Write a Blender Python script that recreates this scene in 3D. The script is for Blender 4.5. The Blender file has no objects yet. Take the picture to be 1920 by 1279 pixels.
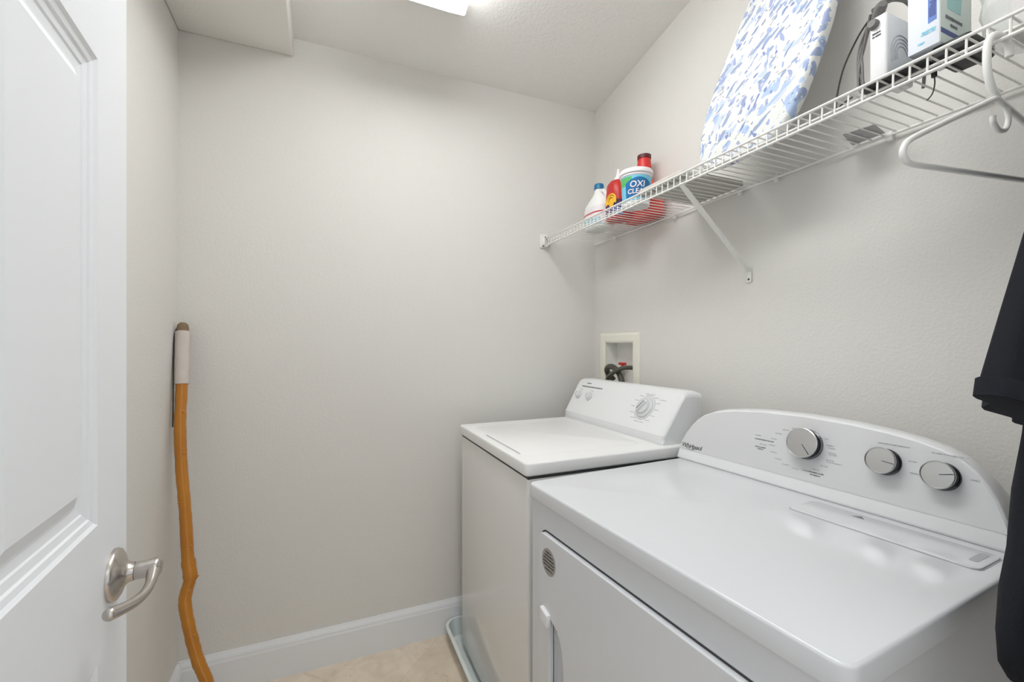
import bpy, bmesh, math, random
from mathutils import Vector, Matrix
random.seed(7)
sc = bpy.context.scene
PI = math.pi

# ------------------------------------------------------------------ camera
YAW = math.atan2(350.0, 820.0)
cam_d = bpy.data.cameras.new('camera'); cam = bpy.data.objects.new('camera', cam_d)
sc.collection.objects.link(cam); sc.camera = cam
cam.location = (0, 0, 1.26); cam.rotation_euler = (PI/2, 0, -YAW)
cam_d.sensor_width = 36.0; cam_d.lens = 820.0/1920.0*36.0
cam_d.shift_y = 7.5/1920.0; cam_d.clip_start = 0.02

# ------------------------------------------------------------------ world, exposure
w = bpy.data.worlds.new('world'); sc.world = w; w.use_nodes = True
bg = w.node_tree.nodes['Background']
bg.inputs[0].default_value = (0.93, 0.965, 1.0, 1); bg.inputs[1].default_value = 1.0
sc.view_settings.view_transform = 'Standard'; sc.view_settings.look = 'None'
sc.view_settings.exposure = 0.05; sc.view_settings.gamma = 1.0
sc.view_settings.use_curve_mapping = False
LENS_POWER = 12.2         # emission strength of the ceiling fixture's lens

# unseen fill lamp added behind the camera to brighten the room
ld = bpy.data.lights.new('added_fill_lamp', 'AREA'); ld.shape = 'DISK'; ld.size = 0.7; ld.energy = 1.5
ld.color = (0.97, 0.98, 1.0)
lo = bpy.data.objects.new('added_fill_lamp', ld); sc.collection.objects.link(lo)
lo.location = (0.25, -1.0, 2.3)
lo.rotation_euler = (Vector((0.4, 1.2, 0.9)) - Vector(lo.location)).to_track_quat('-Z', 'Y').to_euler()

# ------------------------------------------------------------------ material helpers
def mat(name, col, rough=0.5, metal=0.0, spec=0.5, bump=None, coat=0.0, trans=0.0, alpha=1.0, ior=1.45, vary=None):
    m = bpy.data.materials.new(name); m.use_nodes = True
    nt = m.node_tree; b = nt.nodes['Principled BSDF']
    b.inputs['Base Color'].default_value = (*col, 1)
    b.inputs['Roughness'].default_value = rough; b.inputs['Metallic'].default_value = metal
    b.inputs['Specular IOR Level'].default_value = spec; b.inputs['Coat Weight'].default_value = coat
    b.inputs['Transmission Weight'].default_value = trans; b.inputs['Alpha'].default_value = alpha
    b.inputs['IOR'].default_value = ior
    tc = nt.nodes.new('ShaderNodeTexCoord')
    if bump:
        sc_, st, dist = bump
        n = nt.nodes.new('ShaderNodeTexNoise'); n.inputs['Scale'].default_value = sc_; n.inputs['Detail'].default_value = 3
        nt.links.new(tc.outputs['Object'], n.inputs['Vector'])
        bp = nt.nodes.new('ShaderNodeBump'); bp.inputs['Strength'].default_value = st; bp.inputs['Distance'].default_value = dist
        nt.links.new(n.outputs['Fac'], bp.inputs['Height']); nt.links.new(bp.outputs['Normal'], b.inputs['Normal'])
    if vary:
        s2, c2 = vary
        n = nt.nodes.new('ShaderNodeTexNoise'); n.inputs['Scale'].default_value = s2; n.inputs['Detail'].default_value = 4
        nt.links.new(tc.outputs['Object'], n.inputs['Vector'])
        mx = nt.nodes.new('ShaderNodeMix'); mx.data_type = 'RGBA'
        mx.inputs[6].default_value = (*col, 1); mx.inputs[7].default_value = (*c2, 1)
        nt.links.new(n.outputs['Fac'], mx.inputs[0]); nt.links.new(mx.outputs[2], b.inputs['Base Color'])
    return m

def srgb(r, g, b):
    f = lambda c: (c/255/12.92) if c/255 <= 0.04045 else ((c/255+0.055)/1.055)**2.4
    return (f(r), f(g), f(b))

M = {}
M['wall'] = mat('wall_paint', srgb(224, 222, 217), 0.6, spec=0.25, bump=(150, 0.5, 0.0018))
M['ceiling'] = mat('ceiling_texture', srgb(238, 237, 233), 0.8, spec=0.15, bump=(85, 0.55, 0.004))
M['soffit'] = mat('soffit_paint', srgb(238, 236, 231), 0.7, spec=0.2, bump=(140, 0.3, 0.0014))
M['trim'] = mat('trim_paint', srgb(233, 235, 237), 0.35, bump=(30, 0.05, 0.001))
M['door'] = mat('door_paint', srgb(236, 238, 241), 0.42, bump=(60, 0.12, 0.0007))
M['enamel'] = mat('white_enamel', srgb(219, 221, 224), 0.16, spec=0.5, bump=(7, 0.04, 0.002))
M['enamel_old'] = mat('white_enamel_older', srgb(236, 236, 235), 0.2, spec=0.5, bump=(7, 0.04, 0.002))
M['enamel_side'] = mat('washer_cabinet_enamel', srgb(232, 231, 228), 0.09, spec=0.55)
M['enamel_top'] = mat('washer_top_enamel', srgb(240, 240, 239), 0.34, bump=(7, 0.03, 0.002))
M['plastic'] = mat('white_plastic', srgb(236, 237, 238), 0.28)
M['face'] = mat('satin_silver_panel', srgb(222, 223, 225), 0.3, metal=0.15)
M['silver'] = mat('brushed_silver', srgb(200, 201, 202), 0.28, metal=0.85, bump=(200, 0.1, 0.0003))
M['chrome'] = mat('knob_chrome', srgb(225, 226, 228), 0.12, metal=1.0)
M['darkside'] = mat('knob_side_shaded', srgb(95, 96, 98), 0.25, metal=0.9)  # silver knob sides, their shade put into the colour; screws share it
M['nickel'] = mat('satin_nickel', srgb(190, 184, 178), 0.27, metal=1.0, bump=(90, 0.06, 0.0004))
M['ink'] = mat('grey_ink', srgb(120, 121, 126), 0.6)
M['ink_light'] = mat('light_grey_ink', srgb(182, 183, 187), 0.6)
M['ink_dark'] = mat('dark_ink', srgb(62, 62, 66), 0.5)
M['gap'] = mat('dark_gap', srgb(70, 70, 72), 0.8)
M['wire'] = mat('white_vinyl_wire', srgb(236, 235, 231), 0.35, bump=(60, 0.05, 0.0004))
M['stick'] = mat('varnished_wood', srgb(200, 134, 36), 0.3, coat=0.4, bump=(28, 0.35, 0.004), vary=(9, srgb(168, 100, 20)))
M['tape'] = mat('cloth_tape', srgb(214, 205, 198), 0.85, bump=(160, 0.5, 0.001), vary=(30, srgb(196, 186, 178)))
M['cutwood'] = mat('cut_wood', srgb(150, 128, 98), 0.8, bump=(60, 0.6, 0.003), vary=(40, srgb(110, 92, 68)))
M['cord'] = mat('dark_leather_cord', srgb(62, 58, 52), 0.7, bump=(100, 0.2, 0.001))
M['pan'] = mat('pan_plastic', srgb(226, 233, 231), 0.3, bump=(40, 0.05, 0.0006))
M['cream'] = mat('cream_plastic', srgb(238, 236, 222), 0.4, bump=(40, 0.03, 0.0005))
M['box_in'] = mat('box_interior', srgb(244, 243, 238), 0.5, bump=(40, 0.03, 0.0005))
M['hose'] = mat('hose_rubber', srgb(84, 82, 72), 0.5, bump=(60, 0.3, 0.001))
M['red'] = mat('red_plastic', srgb(192, 44, 40), 0.35, bump=(20, 0.03, 0.0005))
M['redcap'] = mat('red_cap', srgb(214, 52, 48), 0.35, bump=(20, 0.03, 0.0005))
M['redbase'] = mat('red_bottle', srgb(222, 74, 66), 0.4, bump=(20, 0.03, 0.0005))
M['maroon'] = mat('dark_red_rim', srgb(92, 28, 34), 0.4)
M['blue_cap'] = mat('blue_cap', srgb(24, 118, 164), 0.35, bump=(20, 0.03, 0.0005))
M['jug'] = mat('milky_plastic', srgb(240, 240, 238), 0.35, spec=0.4, bump=(20, 0.04, 0.0006))
M['label_w'] = mat('label_white', srgb(240, 236, 238), 0.5)
M['label_b'] = mat('label_blue', srgb(20, 112, 170), 0.45)
M['label_lb'] = mat('label_light_blue', srgb(120, 200, 226), 0.45)
M['label_g'] = mat('label_green', srgb(92, 182, 104), 0.45)
M['label_y'] = mat('label_yellow', srgb(244, 190, 56), 0.45)
M['label_p'] = mat('label_purple', srgb(88, 52, 98), 0.45)
M['label_r'] = mat('label_red', srgb(204, 74, 80), 0.45)
M['navy'] = mat('navy_print', srgb(70, 84, 150), 0.5)
M['blue_print'] = mat('blue_print', srgb(96, 130, 200), 0.5)
M['carton'] = mat('carton_white', srgb(232, 238, 246), 0.45, bump=(30, 0.03, 0.0005))
M['carton_green'] = mat('carton_pale_green', srgb(214, 226, 222), 0.45)
M['teal'] = mat('teal_print', srgb(160, 206, 206), 0.5)
M['black'] = mat('black_plastic', srgb(34, 34, 36), 0.45, bump=(40, 0.05, 0.0005))
M['cable'] = mat('grey_cable', srgb(120, 118, 116), 0.5)
M['cable_b'] = mat('black_cable', srgb(60, 56, 52), 0.5)
M['board_grey'] = mat('grey_board', srgb(206, 202, 194), 0.7, bump=(90, 0.2, 0.001), vary=(14, srgb(188, 184, 176)))
M['bag'] = mat('clear_bag', srgb(240, 246, 243), 0.2, trans=0.0, alpha=0.38, bump=(16, 0.9, 0.02))
M['tag'] = mat('paper_tag', srgb(150, 150, 152), 0.6, alpha=0.8, vary=(60, srgb(210, 210, 210)))
M['shirt'] = mat('black_cotton', srgb(30, 31, 36), 0.92, spec=0.2, bump=(260, 0.5, 0.0012), vary=(5, srgb(38, 39, 45)))
M['hanger'] = mat('white_hanger_plastic', srgb(238, 238, 235), 0.3, bump=(20, 0.04, 0.0006))
M['sticker'] = mat('silver_sticker', srgb(168, 163, 158), 0.4, metal=0.2)
M['ring'] = mat('key_light_plastic', srgb(216, 217, 218), 0.2)

def emis(name, col, s):
    m = bpy.data.materials.new(name); m.use_nodes = True
    b = m.node_tree.nodes['Principled BSDF']
    b.inputs['Base Color'].default_value = (0.9, 0.9, 0.9, 1)
    b.inputs['Emission Color'].default_value = (*col, 1); b.inputs['Emission Strength'].default_value = s
    return m
M['lens'] = emis('lamp_lens', (0.985, 0.995, 1.0), LENS_POWER)

def floor_mat():
    m = bpy.data.materials.new('travertine_tile'); m.use_nodes = True
    nt = m.node_tree; L = nt.links; b = nt.nodes['Principled BSDF']; b.inputs['Roughness'].default_value = 0.35
    tc = nt.nodes.new('ShaderNodeTexCoord'); mp = nt.nodes.new('ShaderNodeMapping')
    mp.inputs['Rotation'].default_value = (0, 0, -PI/4); L.new(tc.outputs['Object'], mp.inputs['Vector'])
    mp.inputs['Location'].default_value = (0.11, -1.0, 0)
    br = nt.nodes.new('ShaderNodeTexBrick'); br.offset = 0.0; br.inputs['Scale'].default_value = 1.0
    br.inputs['Brick Width'].default_value = 0.457; br.inputs['Row Height'].default_value = 0.457
    br.inputs['Mortar Size'].default_value = 0.002; br.inputs['Mortar Smooth'].default_value = 0.2
    br.inputs['Color1'].default_value = (*srgb(240, 226, 208), 1); br.inputs['Color2'].default_value = (*srgb(222, 205, 184), 1)
    br.inputs['Mortar'].default_value = (*srgb(226, 211, 192), 1)
    L.new(mp.outputs[0], br.inputs['Vector'])
    n = nt.nodes.new('ShaderNodeTexNoise'); n.inputs['Scale'].default_value = 9; n.inputs['Detail'].default_value = 9; n.inputs['Distortion'].default_value = 1.2
    L.new(tc.outputs['Object'], n.inputs['Vector'])
    cr = nt.nodes.new('ShaderNodeValToRGB'); cr.color_ramp.elements[0].position = 0.3; cr.color_ramp.elements[0].color = (0.70, 0.66, 0.6, 1)
    cr.color_ramp.elements[1].position = 0.62; cr.color_ramp.elements[1].color = (1, 1, 1, 1); L.new(n.outputs['Fac'], cr.inputs[0])
    mx = nt.nodes.new('ShaderNodeMix'); mx.data_type = 'RGBA'; mx.blend_type = 'MULTIPLY'; mx.inputs[0].default_value = 0.55
    L.new(br.outputs['Color'], mx.inputs[6]); L.new(cr.outputs[0], mx.inputs[7])
    # thin branching veins
    v = nt.nodes.new('ShaderNodeTexVoronoi'); v.feature = 'DISTANCE_TO_EDGE'; v.inputs['Scale'].default_value = 5
    n2 = nt.nodes.new('ShaderNodeTexNoise'); n2.inputs['Scale'].default_value = 6; n2.inputs['Detail'].default_value = 5
    L.new(tc.outputs['Object'], n2.inputs['Vector'])
    va = nt.nodes.new('ShaderNodeVectorMath'); va.operation = 'MULTIPLY_ADD'; va.inputs[1].default_value = (0.5, 0.5, 0.5)
    L.new(n2.outputs['Color'], va.inputs[0]); L.new(tc.outputs['Object'], va.inputs[2]); L.new(va.outputs[0], v.inputs['Vector'])
    c2 = nt.nodes.new('ShaderNodeValToRGB'); c2.color_ramp.elements[0].color = (0.74, 0.62, 0.5, 1); c2.color_ramp.elements[1].color = (1, 1, 1, 1)
    c2.color_ramp.elements[1].position = 0.012; L.new(v.outputs['Distance'], c2.inputs[0])
    m2 = nt.nodes.new('ShaderNodeMix'); m2.data_type = 'RGBA'; m2.blend_type = 'MULTIPLY'; m2.inputs[0].default_value = 0.5
    L.new(mx.outputs[2], m2.inputs[6]); L.new(c2.outputs[0], m2.inputs[7]); L.new(m2.outputs[2], b.inputs['Base Color'])
    bp = nt.nodes.new('ShaderNodeBump'); bp.inputs['Strength'].default_value = 0.3; bp.inputs['Distance'].default_value = 0.002; bp.invert = True
    L.new(br.outputs['Fac'], bp.inputs['Height']); L.new(bp.outputs[0], b.inputs['Normal'])
    return m
M['floor'] = floor_mat()

def floral_mat():
    """white cotton printed with blue leaves and flower heads (lies in the board's own plane: object Y, Z)"""
    m = bpy.data.materials.new('blue_floral_cotton'); m.use_nodes = True
    nt = m.node_tree; L = nt.links; N = nt.nodes.new; b = nt.nodes['Principled BSDF']
    b.inputs['Roughness'].default_value = 0.85
    tc = N('ShaderNodeTexCoord')
    def mathn(op, a, c=None, v=None):
        q = N('ShaderNodeMath'); q.operation = op; q.use_clamp = False
        L.new(a, q.inputs[0])
        if c is not None: L.new(c, q.inputs[1])
        elif v is not None: q.inputs[1].default_value = v
        return q.outputs[0]
    def layer(rot, scale, cell, size, keep, col, prev, fuzz=0.0, seed=0.0):
        mp0 = N('ShaderNodeMapping'); mp0.inputs['Rotation'].default_value = (rot, 0, 0); mp0.inputs['Location'].default_value = (0, seed, seed*0.7)
        L.new(tc.outputs['Object'], mp0.inputs['Vector'])
        mp = N('ShaderNodeMapping'); mp.inputs['Scale'].default_value = (1.0, scale[0], scale[1]); L.new(mp0.outputs[0], mp.inputs['Vector'])
        vec = mp.outputs[0]
        if fuzz:
            nn = N('ShaderNodeTexNoise'); nn.inputs['Scale'].default_value = 2.6; nn.inputs['Detail'].default_value = 4; L.new(vec, nn.inputs['Vector'])
            sub = N('ShaderNodeVectorMath'); sub.operation = 'SUBTRACT'; sub.inputs[1].default_value = (0.5, 0.5, 0.5); L.new(nn.outputs['Color'], sub.inputs[0])
            ad = N('ShaderNodeVectorMath'); ad.operation = 'MULTIPLY_ADD'; ad.inputs[1].default_value = (fuzz,)*3
            L.new(sub.outputs[0], ad.inputs[0]); L.new(vec, ad.inputs[2]); vec = ad.outputs[0]
        v = N('ShaderNodeTexVoronoi'); v.inputs['Scale'].default_value = cell; v.inputs['Randomness'].default_value = 0.9; L.new(vec, v.inputs['Vector'])
        inside = mathn('LESS_THAN', v.outputs['Distance'], v=size)
        sep = N('ShaderNodeSeparateColor'); L.new(v.outputs['Color'], sep.inputs[0])
        k = mathn('LESS_THAN', sep.outputs[0], v=keep)
        f = mathn('MULTIPLY', inside, k)
        mx = N('ShaderNodeMix'); mx.data_type = 'RGBA'
        L.new(f, mx.inputs[0])
        if prev is None: mx.inputs[6].default_value = (*srgb(222, 223, 221), 1)
        else: L.new(prev, mx.inputs[6])
        mx.inputs[7].default_value = (*col, 1)
        return mx.outputs[2]
    c = None
    c = layer(0.9, (1, 2.2), 20, 0.40, 0.45, srgb(190, 202, 224), c, 0.5, 0.3)
    c = layer(-0.5, (1.3, 1), 12, 0.40, 0.36, srgb(172, 192, 222), c, 1.3, 1.1)
    c = layer(0.75, (1, 2.7), 19, 0.36, 0.55, srgb(150, 164, 194), c, 0.35, 2.3)
    c = layer(0.2, (2.3, 1), 17, 0.30, 0.42, srgb(160, 172, 208), c, 0.45, 4.2)
    c = layer(1.0, (1, 1.8), 26, 0.28, 0.42, srgb(128, 146, 190), c, 0.8, 3.7)
    c = layer(0.4, (1, 1.5), 44, 0.30, 0.30, srgb(214, 216, 218), c, 0.9, 7.9)
    c = layer(0.4, (1, 1.8), 52, 0.3, 0.16, srgb(158, 162, 168), c, 0.8, 5.9)
    L.new(c, b.inputs['Base Color'])
    n = N('ShaderNodeTexNoise'); n.inputs['Scale'].default_value = 14; n.inputs['Detail'].default_value = 2; L.new(tc.outputs['Object'], n.inputs['Vector'])
    bp = N('ShaderNodeBump'); bp.inputs['Strength'].default_value = 0.25; bp.inputs['Distance'].default_value = 0.006
    L.new(n.outputs['Fac'], bp.inputs['Height']); L.new(bp.outputs[0], b.inputs['Normal'])
    return m
M['floral'] = floral_mat()

# ------------------------------------------------------------------ geometry helpers
def link(name, me, m, parent=None, smooth=False, bevel=None, seg=3):
    o = bpy.data.objects.new(name, me); sc.collection.objects.link(o)
    if m is not None: me.materials.append(m)
    if parent is not None: o.parent = parent
    if bevel:
        md = o.modifiers.new('bevel', 'BEVEL'); md.width = bevel; md.segments = seg; md.limit_method = 'ANGLE'; md.angle_limit = math.radians(35)
        md.harden_normals = False
    if smooth or bevel:
        for p in me.polygons: p.use_smooth = True
        me.set_sharp_from_angle(angle=math.radians(50 if not bevel else 180))
    return o

def obj(name, bm, m, parent=None, smooth=False, bevel=None, seg=3):
    bmesh.ops.recalc_face_normals(bm, faces=bm.faces)
    me = bpy.data.meshes.new(name); bm.to_mesh(me); bm.free()
    return link(name, me, m, parent, smooth, bevel, seg)

def thing(name, label, cat, loc=(0, 0, 0), rotz=0.0, group=None):
    o = bpy.data.objects.new(name, None); sc.collection.objects.link(o)
    o.location = loc; o.rotation_euler = (0, 0, rotz); o.empty_display_size = 0.05
    tag(o, label, cat, group); return o

def tag(o, label, cat, group=None):
    o['label'] = label; o['category'] = cat
    if group: o['group'] = group
    return o

def struct(o): o['kind'] = 'structure'; return o

def NB(): return bmesh.new()

def box(bm, x0, x1, y0, y1, z0, z1):
    vs = [bm.verts.new((x, y, z)) for x in (x0, x1) for y in (y0, y1) for z in (z0, z1)]
    for f in ((0, 1, 3, 2), (4, 6, 7, 5), (0, 4, 5, 1), (2, 3, 7, 6), (0, 2, 6, 4), (1, 5, 7, 3)):
        bm.faces.new([vs[i] for i in f])
    return bm

def loft(bm, rings, cap=True, closed=True):
    R = [[bm.verts.new(p) for p in r] for r in rings]
    n = len(R[0])
    for a, b in zip(R, R[1:]):
        for i in range(n if closed else n-1):
            j = (i+1) % n
            bm.faces.new((a[i], a[j], b[j], b[i]))
    if cap:
        bm.faces.new(R[0][::-1]); bm.faces.new(R[-1])
    return R

def tube(bm, pts, r, seg=10, cap=True, squash=None):
    pts = [Vector(p) for p in pts]; n = len(pts)
    rr = r if isinstance(r, (list, tuple)) else [r]*n
    tan = []
    for i in range(n):
        t = pts[min(i+1, n-1)] - pts[max(i-1, 0)]; tan.append(t.normalized())
    up = Vector((0, 0, 1)) if abs(tan[0].z) < 0.9 else Vector((1, 0, 0))
    nrm = (up - tan[0]*up.dot(tan[0])).normalized(); rings = []
    for i in range(n):
        nrm = (nrm - tan[i]*nrm.dot(tan[i])).normalized(); bi = tan[i].cross(nrm)
        s = squash if squash else 1.0
        rings.append([tuple(pts[i] + nrm*(rr[i]*math.cos(a)) + bi*(rr[i]*s*math.sin(a))) for a in [2*PI*k/seg for k in range(seg)]])
    loft(bm, rings, cap); return bm

def smooth_path(P, n=8):
    P = [Vector(p) for p in P]; out = []
    for i in range(len(P)-1):
        p0 = P[max(i-1, 0)]; p1 = P[i]; p2 = P[i+1]; p3 = P[min(i+2, len(P)-1)]
        for k in range(n):
            t = k/n
            out.append(0.5*((2*p1) + (p2-p0)*t + (2*p0-5*p1+4*p2-p3)*t*t + (3*p1-p0-3*p2+p3)*t*t*t))
    out.append(P[-1]); return out

def lathe(bm, prof, seg=40, mtx=None, cap=True):
    """prof: (r, z) from bottom to top; mtx places it"""
    rings = []
    for r, z in prof:
        rings.append([(Vector((max(r, 1e-4)*math.cos(2*PI*k/seg), max(r, 1e-4)*math.sin(2*PI*k/seg), z))) for k in range(seg)])
    if mtx is not None: rings = [[mtx @ v for v in r] for r in rings]
    loft(bm, rings, cap); return bm

def rrect(w, h, r, n=6, cx=0, cy=0):
    out = []
    for (sx, sy, a0) in ((1, 1, 0), (-1, 1, 90), (-1, -1, 180), (1, -1, 270)):
        for k in range(n+1):
            a = math.radians(a0 + 90*k/n)
            out.append((cx + sx*(w/2-r) + r*math.cos(a), cy + sy*(h/2-r) + r*math.sin(a)))
    return out

def prism(bm, poly, f0, f1):
    loft(bm, [[f0(*p) for p in poly], [f1(*p) for p in poly]]); return bm

def frame_m(o, x, y, z=None):
    """matrix from origin and axis vectors x, y"""
    x = Vector(x).normalized(); y = Vector(y).normalized(); zz = x.cross(y).normalized()
    return Matrix(((x.x, y.x, zz.x, o[0]), (x.y, y.y, zz.y, o[1]), (x.z, y.z, zz.z, o[2]), (0, 0, 0, 1)))

def text_mesh(s, size, mtx, depth=0.0003, shear=0.0, bend=None, align='LEFT', spacing=1.0, offset=0.0):
    cu = bpy.data.curves.new('txt', 'FONT'); cu.body = s; cu.size = size; cu.extrude = depth; cu.shear = shear
    cu.align_x = align; cu.space_character = spacing; cu.offset = offset; cu.resolution_u = 3
    t = bpy.data.objects.new('txt', cu); sc.collection.objects.link(t)
    dg = bpy.context.evaluated_depsgraph_get(); dg.update()
    me = bpy.data.meshes.new_from_object(t.evaluated_get(dg))
    bpy.data.objects.remove(t); bpy.data.curves.remove(cu)
    me.materials.clear()
    for v in me.vertices:
        v.co = bend(v.co) if bend else mtx @ v.co
    return me

def apply_bool(o, cutter, last=True):
    md = o.modifiers.new('b', 'BOOLEAN'); md.object = cutter; md.operation = 'DIFFERENCE'; md.solver = 'EXACT'
    dg = bpy.context.evaluated_depsgraph_get(); dg.update()
    me = bpy.data.meshes.new_from_object(o.evaluated_get(dg)); o.modifiers.remove(md)
    old = o.data; o.data = me; bpy.data.meshes.remove(old)
    if not last: return
    cm = cutter.data; bpy.data.objects.remove(cutter); bpy.data.meshes.remove(cm)

# ------------------------------------------------------------------ the room
XL, XR, YB, YF = -0.476, 1.262, 1.877, -0.03
SL = 0.1818
def zc(y): return 2.44 + SL*(YB - y)

struct(obj('floor', box(NB(), XL-0.15, XR+0.15, -2.2, YB+0.15, -0.1, 0.0), M['floor']))
bm = NB(); ya, yb = YB+0.15, YF-0.15
prism(bm, [(XL-0.15, ya), (XR+0.15, ya), (XR+0.15, yb), (XL-0.15, yb)], lambda x, y: (x, y, zc(y)), lambda x, y: (x, y, zc(y)+0.1))
struct(obj('ceiling', bm, M['ceiling']))
struct(obj('wall_back', box(NB(), XL-0.15, XR+0.15, YB, YB+0.12, 0, 2.6), M['wall']))
struct(obj('wall_left', box(NB(), XL-0.12, XL, YF-0.12, YB, 0, 2.95), M['wall']))
# right wall with the opening for the outlet box
OB = dict(y0=1.575, y1=1.788, z0=1.075, z1=1.278)
bm = NB(); W0, W1 = XR, XR+0.12
box(bm, W0, W1, YF-0.12, OB['y0'], 0, 2.95); box(bm, W0, W1, OB['y1'], YB, 0, 2.95)
box(bm, W0, W1, OB['y0'], OB['y1'], 0, OB['z0']); box(bm, W0, W1, OB['y0'], OB['y1'], OB['z1'], 2.95)
struct(obj('wall_right', bm, M['wall']))
# front wall around the doorway the camera stands in
bm = NB(); DX0, DX1 = -0.235, 0.58
box(bm, XL, DX0, YF-0.12, YF, 0, 2.95); box(bm, DX1, XR, YF-0.12, YF, 0, 2.95); box(bm, DX0, DX1, YF-0.12, YF, 2.06, 2.95)
struct(obj('wall_front', bm, M['wall']))
# lowered soffit running along the left wall
struct(obj('trim_1', box(NB(), XL, -0.114, YF, YB, 2.368, 2.93), M['soffit'], bevel=0.006))
# door jamb lining the doorway
bm = NB()
box(bm, DX0, DX0+0.018, YF-0.125, YF+0.005, 0, 2.06); box(bm, DX1-0.018, DX1, YF-0.125, YF+0.005, 0, 2.06); box(bm, DX0, DX1, YF-0.125, YF+0.005, 2.042, 2.06)
struct(obj('trim_2', bm, M['trim'], bevel=0.003))

def baseboard(name, p0, p1, nrm):
    p0, p1, nrm = Vector(p0), Vector(p1), Vector(nrm)
    prof = [(0, 0), (0.014, 0), (0.014, 0.112), (0.012, 0.120), (0.0115, 0.126), (0.009, 0.133), (0.006, 0.139), (0.004, 0.145), (0, 0.145)]
    bm = NB(); loft(bm, [[tuple(p + nrm*d + Vector((0, 0, z))) for d, z in prof] for p in (p0, p1)])
    return struct(obj(name, bm, M['trim'], smooth=False))
baseboard('baseboard_back', (XL, YB, 0), (XR, YB, 0), (0, -1, 0))
baseboard('baseboard_left', (XL, YF, 0), (XL, YB-0.014, 0), (1, 0, 0))
baseboard('baseboard_right', (XR, YF, 0), (XR, YB-0.014, 0), (-1, 0, 0))

# ------------------------------------------------------------------ six panel door, open into the room
dd = Vector((-0.08, 0.997, 0)).normalized(); dn = Vector((dd.y, -dd.x, 0))
D0 = Vector((-0.259, 0.741, 0)) - dd*0.705          # hinge edge on the face plane
DM = frame_m(D0, dd, (0, 0, 1))                      # local: x along the door from the hinge, y up, z = x cross y = out of the room-facing side
sgn = 1 if (Vector((DM[0][2], DM[1][2], DM[2][2])).dot(dn) > 0) else -1
def DP(s, z, n): return D0 + dd*s + Vector((0, 0, z)) + dn*n
DW, DH, DT = 0.762, 2.03, 0.035
bm = NB()
cols = [(0.0, 0.111), (0.111, 0.355), (0.355, 0.407), (0.407, 0.651), (0.651, DW)]
rows = [(0.012, 0.21), (0.21, 0.873), (0.873, 1.041), (1.041, 1.608), (1.608, 1.72), (1.72, 1.925), (1.925, DH)]
PR = [(0.0, 0.0), (0.004, -0.003), (0.010, -0.0045), (0.012, -0.0065), (0.020, -0.008), (0.022, -0.0095), (0.031, -0.0105), (0.034, -0.0105), (0.050, -0.003)]
for side in (0, 1):
    off = 0.0 if side == 0 else -DT; sg = 1 if side == 0 else -1
    for ci, (s0, s1) in enumerate(cols):
        for ri, (z0, z1) in enumerate(rows):
            if ci in (1, 3) and ri in (1, 3, 5):
                rings = []
                for o_, d_ in PR:
                    rings.append([DP(s0+o_, z0+o_, off+sg*d_), DP(s1-o_, z0+o_, off+sg*d_), DP(s1-o_, z1-o_, off+sg*d_), DP(s0+o_, z1-o_, off+sg*d_)])
                R = loft(bm, rings, cap=False); bm.faces.new(R[-1])
            else:
                bm.faces.new([bm.verts.new(DP(s, z, off)) for s, z in ((s0, z0), (s1, z0), (s1, z1), (s0, z1))])
q = [(0, 0.012), (DW, 0.012), (DW, DH), (0, DH)]
for (a, b) in zip(q, q[1:]+q[:1]):
    bm.faces.new([bm.verts.new(DP(*a, 0)), bm.verts.new(DP(*b, 0)), bm.verts.new(DP(*b, -DT)), bm.verts.new(DP(*a, -DT))])
bmesh.ops.remove_doubles(bm, verts=bm.verts, dist=1e-5)
door = struct(obj('door_1', bm, M['door']))

# lever handle: rosette, neck and a lever that returns towards the door
hm = frame_m(DP(0.705, 0.955, 0), dd, Vector((0, 0, 1)))
if Vector((hm[0][2], hm[1][2], hm[2][2])).dot(dn) < 0:
    hm = frame_m(DP(0.705, 0.955, 0), Vector((0, 0, 1)), dd)
bm = NB()
lathe(bm, [(0.0335, -0.001), (0.0335, 0.003), (0.032, 0.006), (0.027, 0.009), (0.020, 0.0115), (0.015, 0.014), (0.0125, 0.018), (0.012, 0.022), (0.0118, 0.023)], 48, hm)
ros = obj('door_handle', bm, M['nickel'], door, smooth=True)
bm = NB()
lathe(bm, [(0.0105, 0.0225), (0.0112, 0.024), (0.0112, 0.032), (0.0120, 0.039), (0.0130, 0.045), (0.0122, 0.049), (0.008, 0.0515), (0.0, 0.052)], 32, hm)
obj('lever_neck', bm, M['nickel'], ros, smooth=True)
bm = NB()
lp = smooth_path([DP(0.711, 0.957, 0.0425), DP(0.697, 0.954, 0.0440), DP(0.676, 0.9480, 0.0455), DP(0.656, 0.9440, 0.0435), DP(0.637, 0.9435, 0.037), DP(0.621, 0.9455, 0.028), DP(0.612, 0.9475, 0.022), DP(0.606, 0.9485, 0.018)], 8)
n_ = len(lp)
def lr(i):
    t = i/(n_-1); r = 0.0095 - 0.0036*min(1, t/0.3) + 0.0022*max(0, (t-0.45)/0.55)
    d = sum((lp[k+1]-lp[k]).length for k in range(i, n_-1))
    if d < r: r *= math.sqrt(max(0.003, 1-((r-d)/r)**2))
    if t < 0.06: r *= 0.8
    return r
tube(bm, lp, [lr(i) for i in range(n_)], 16)
obj('lever', bm, M['nickel'], ros, smooth=True)

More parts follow.
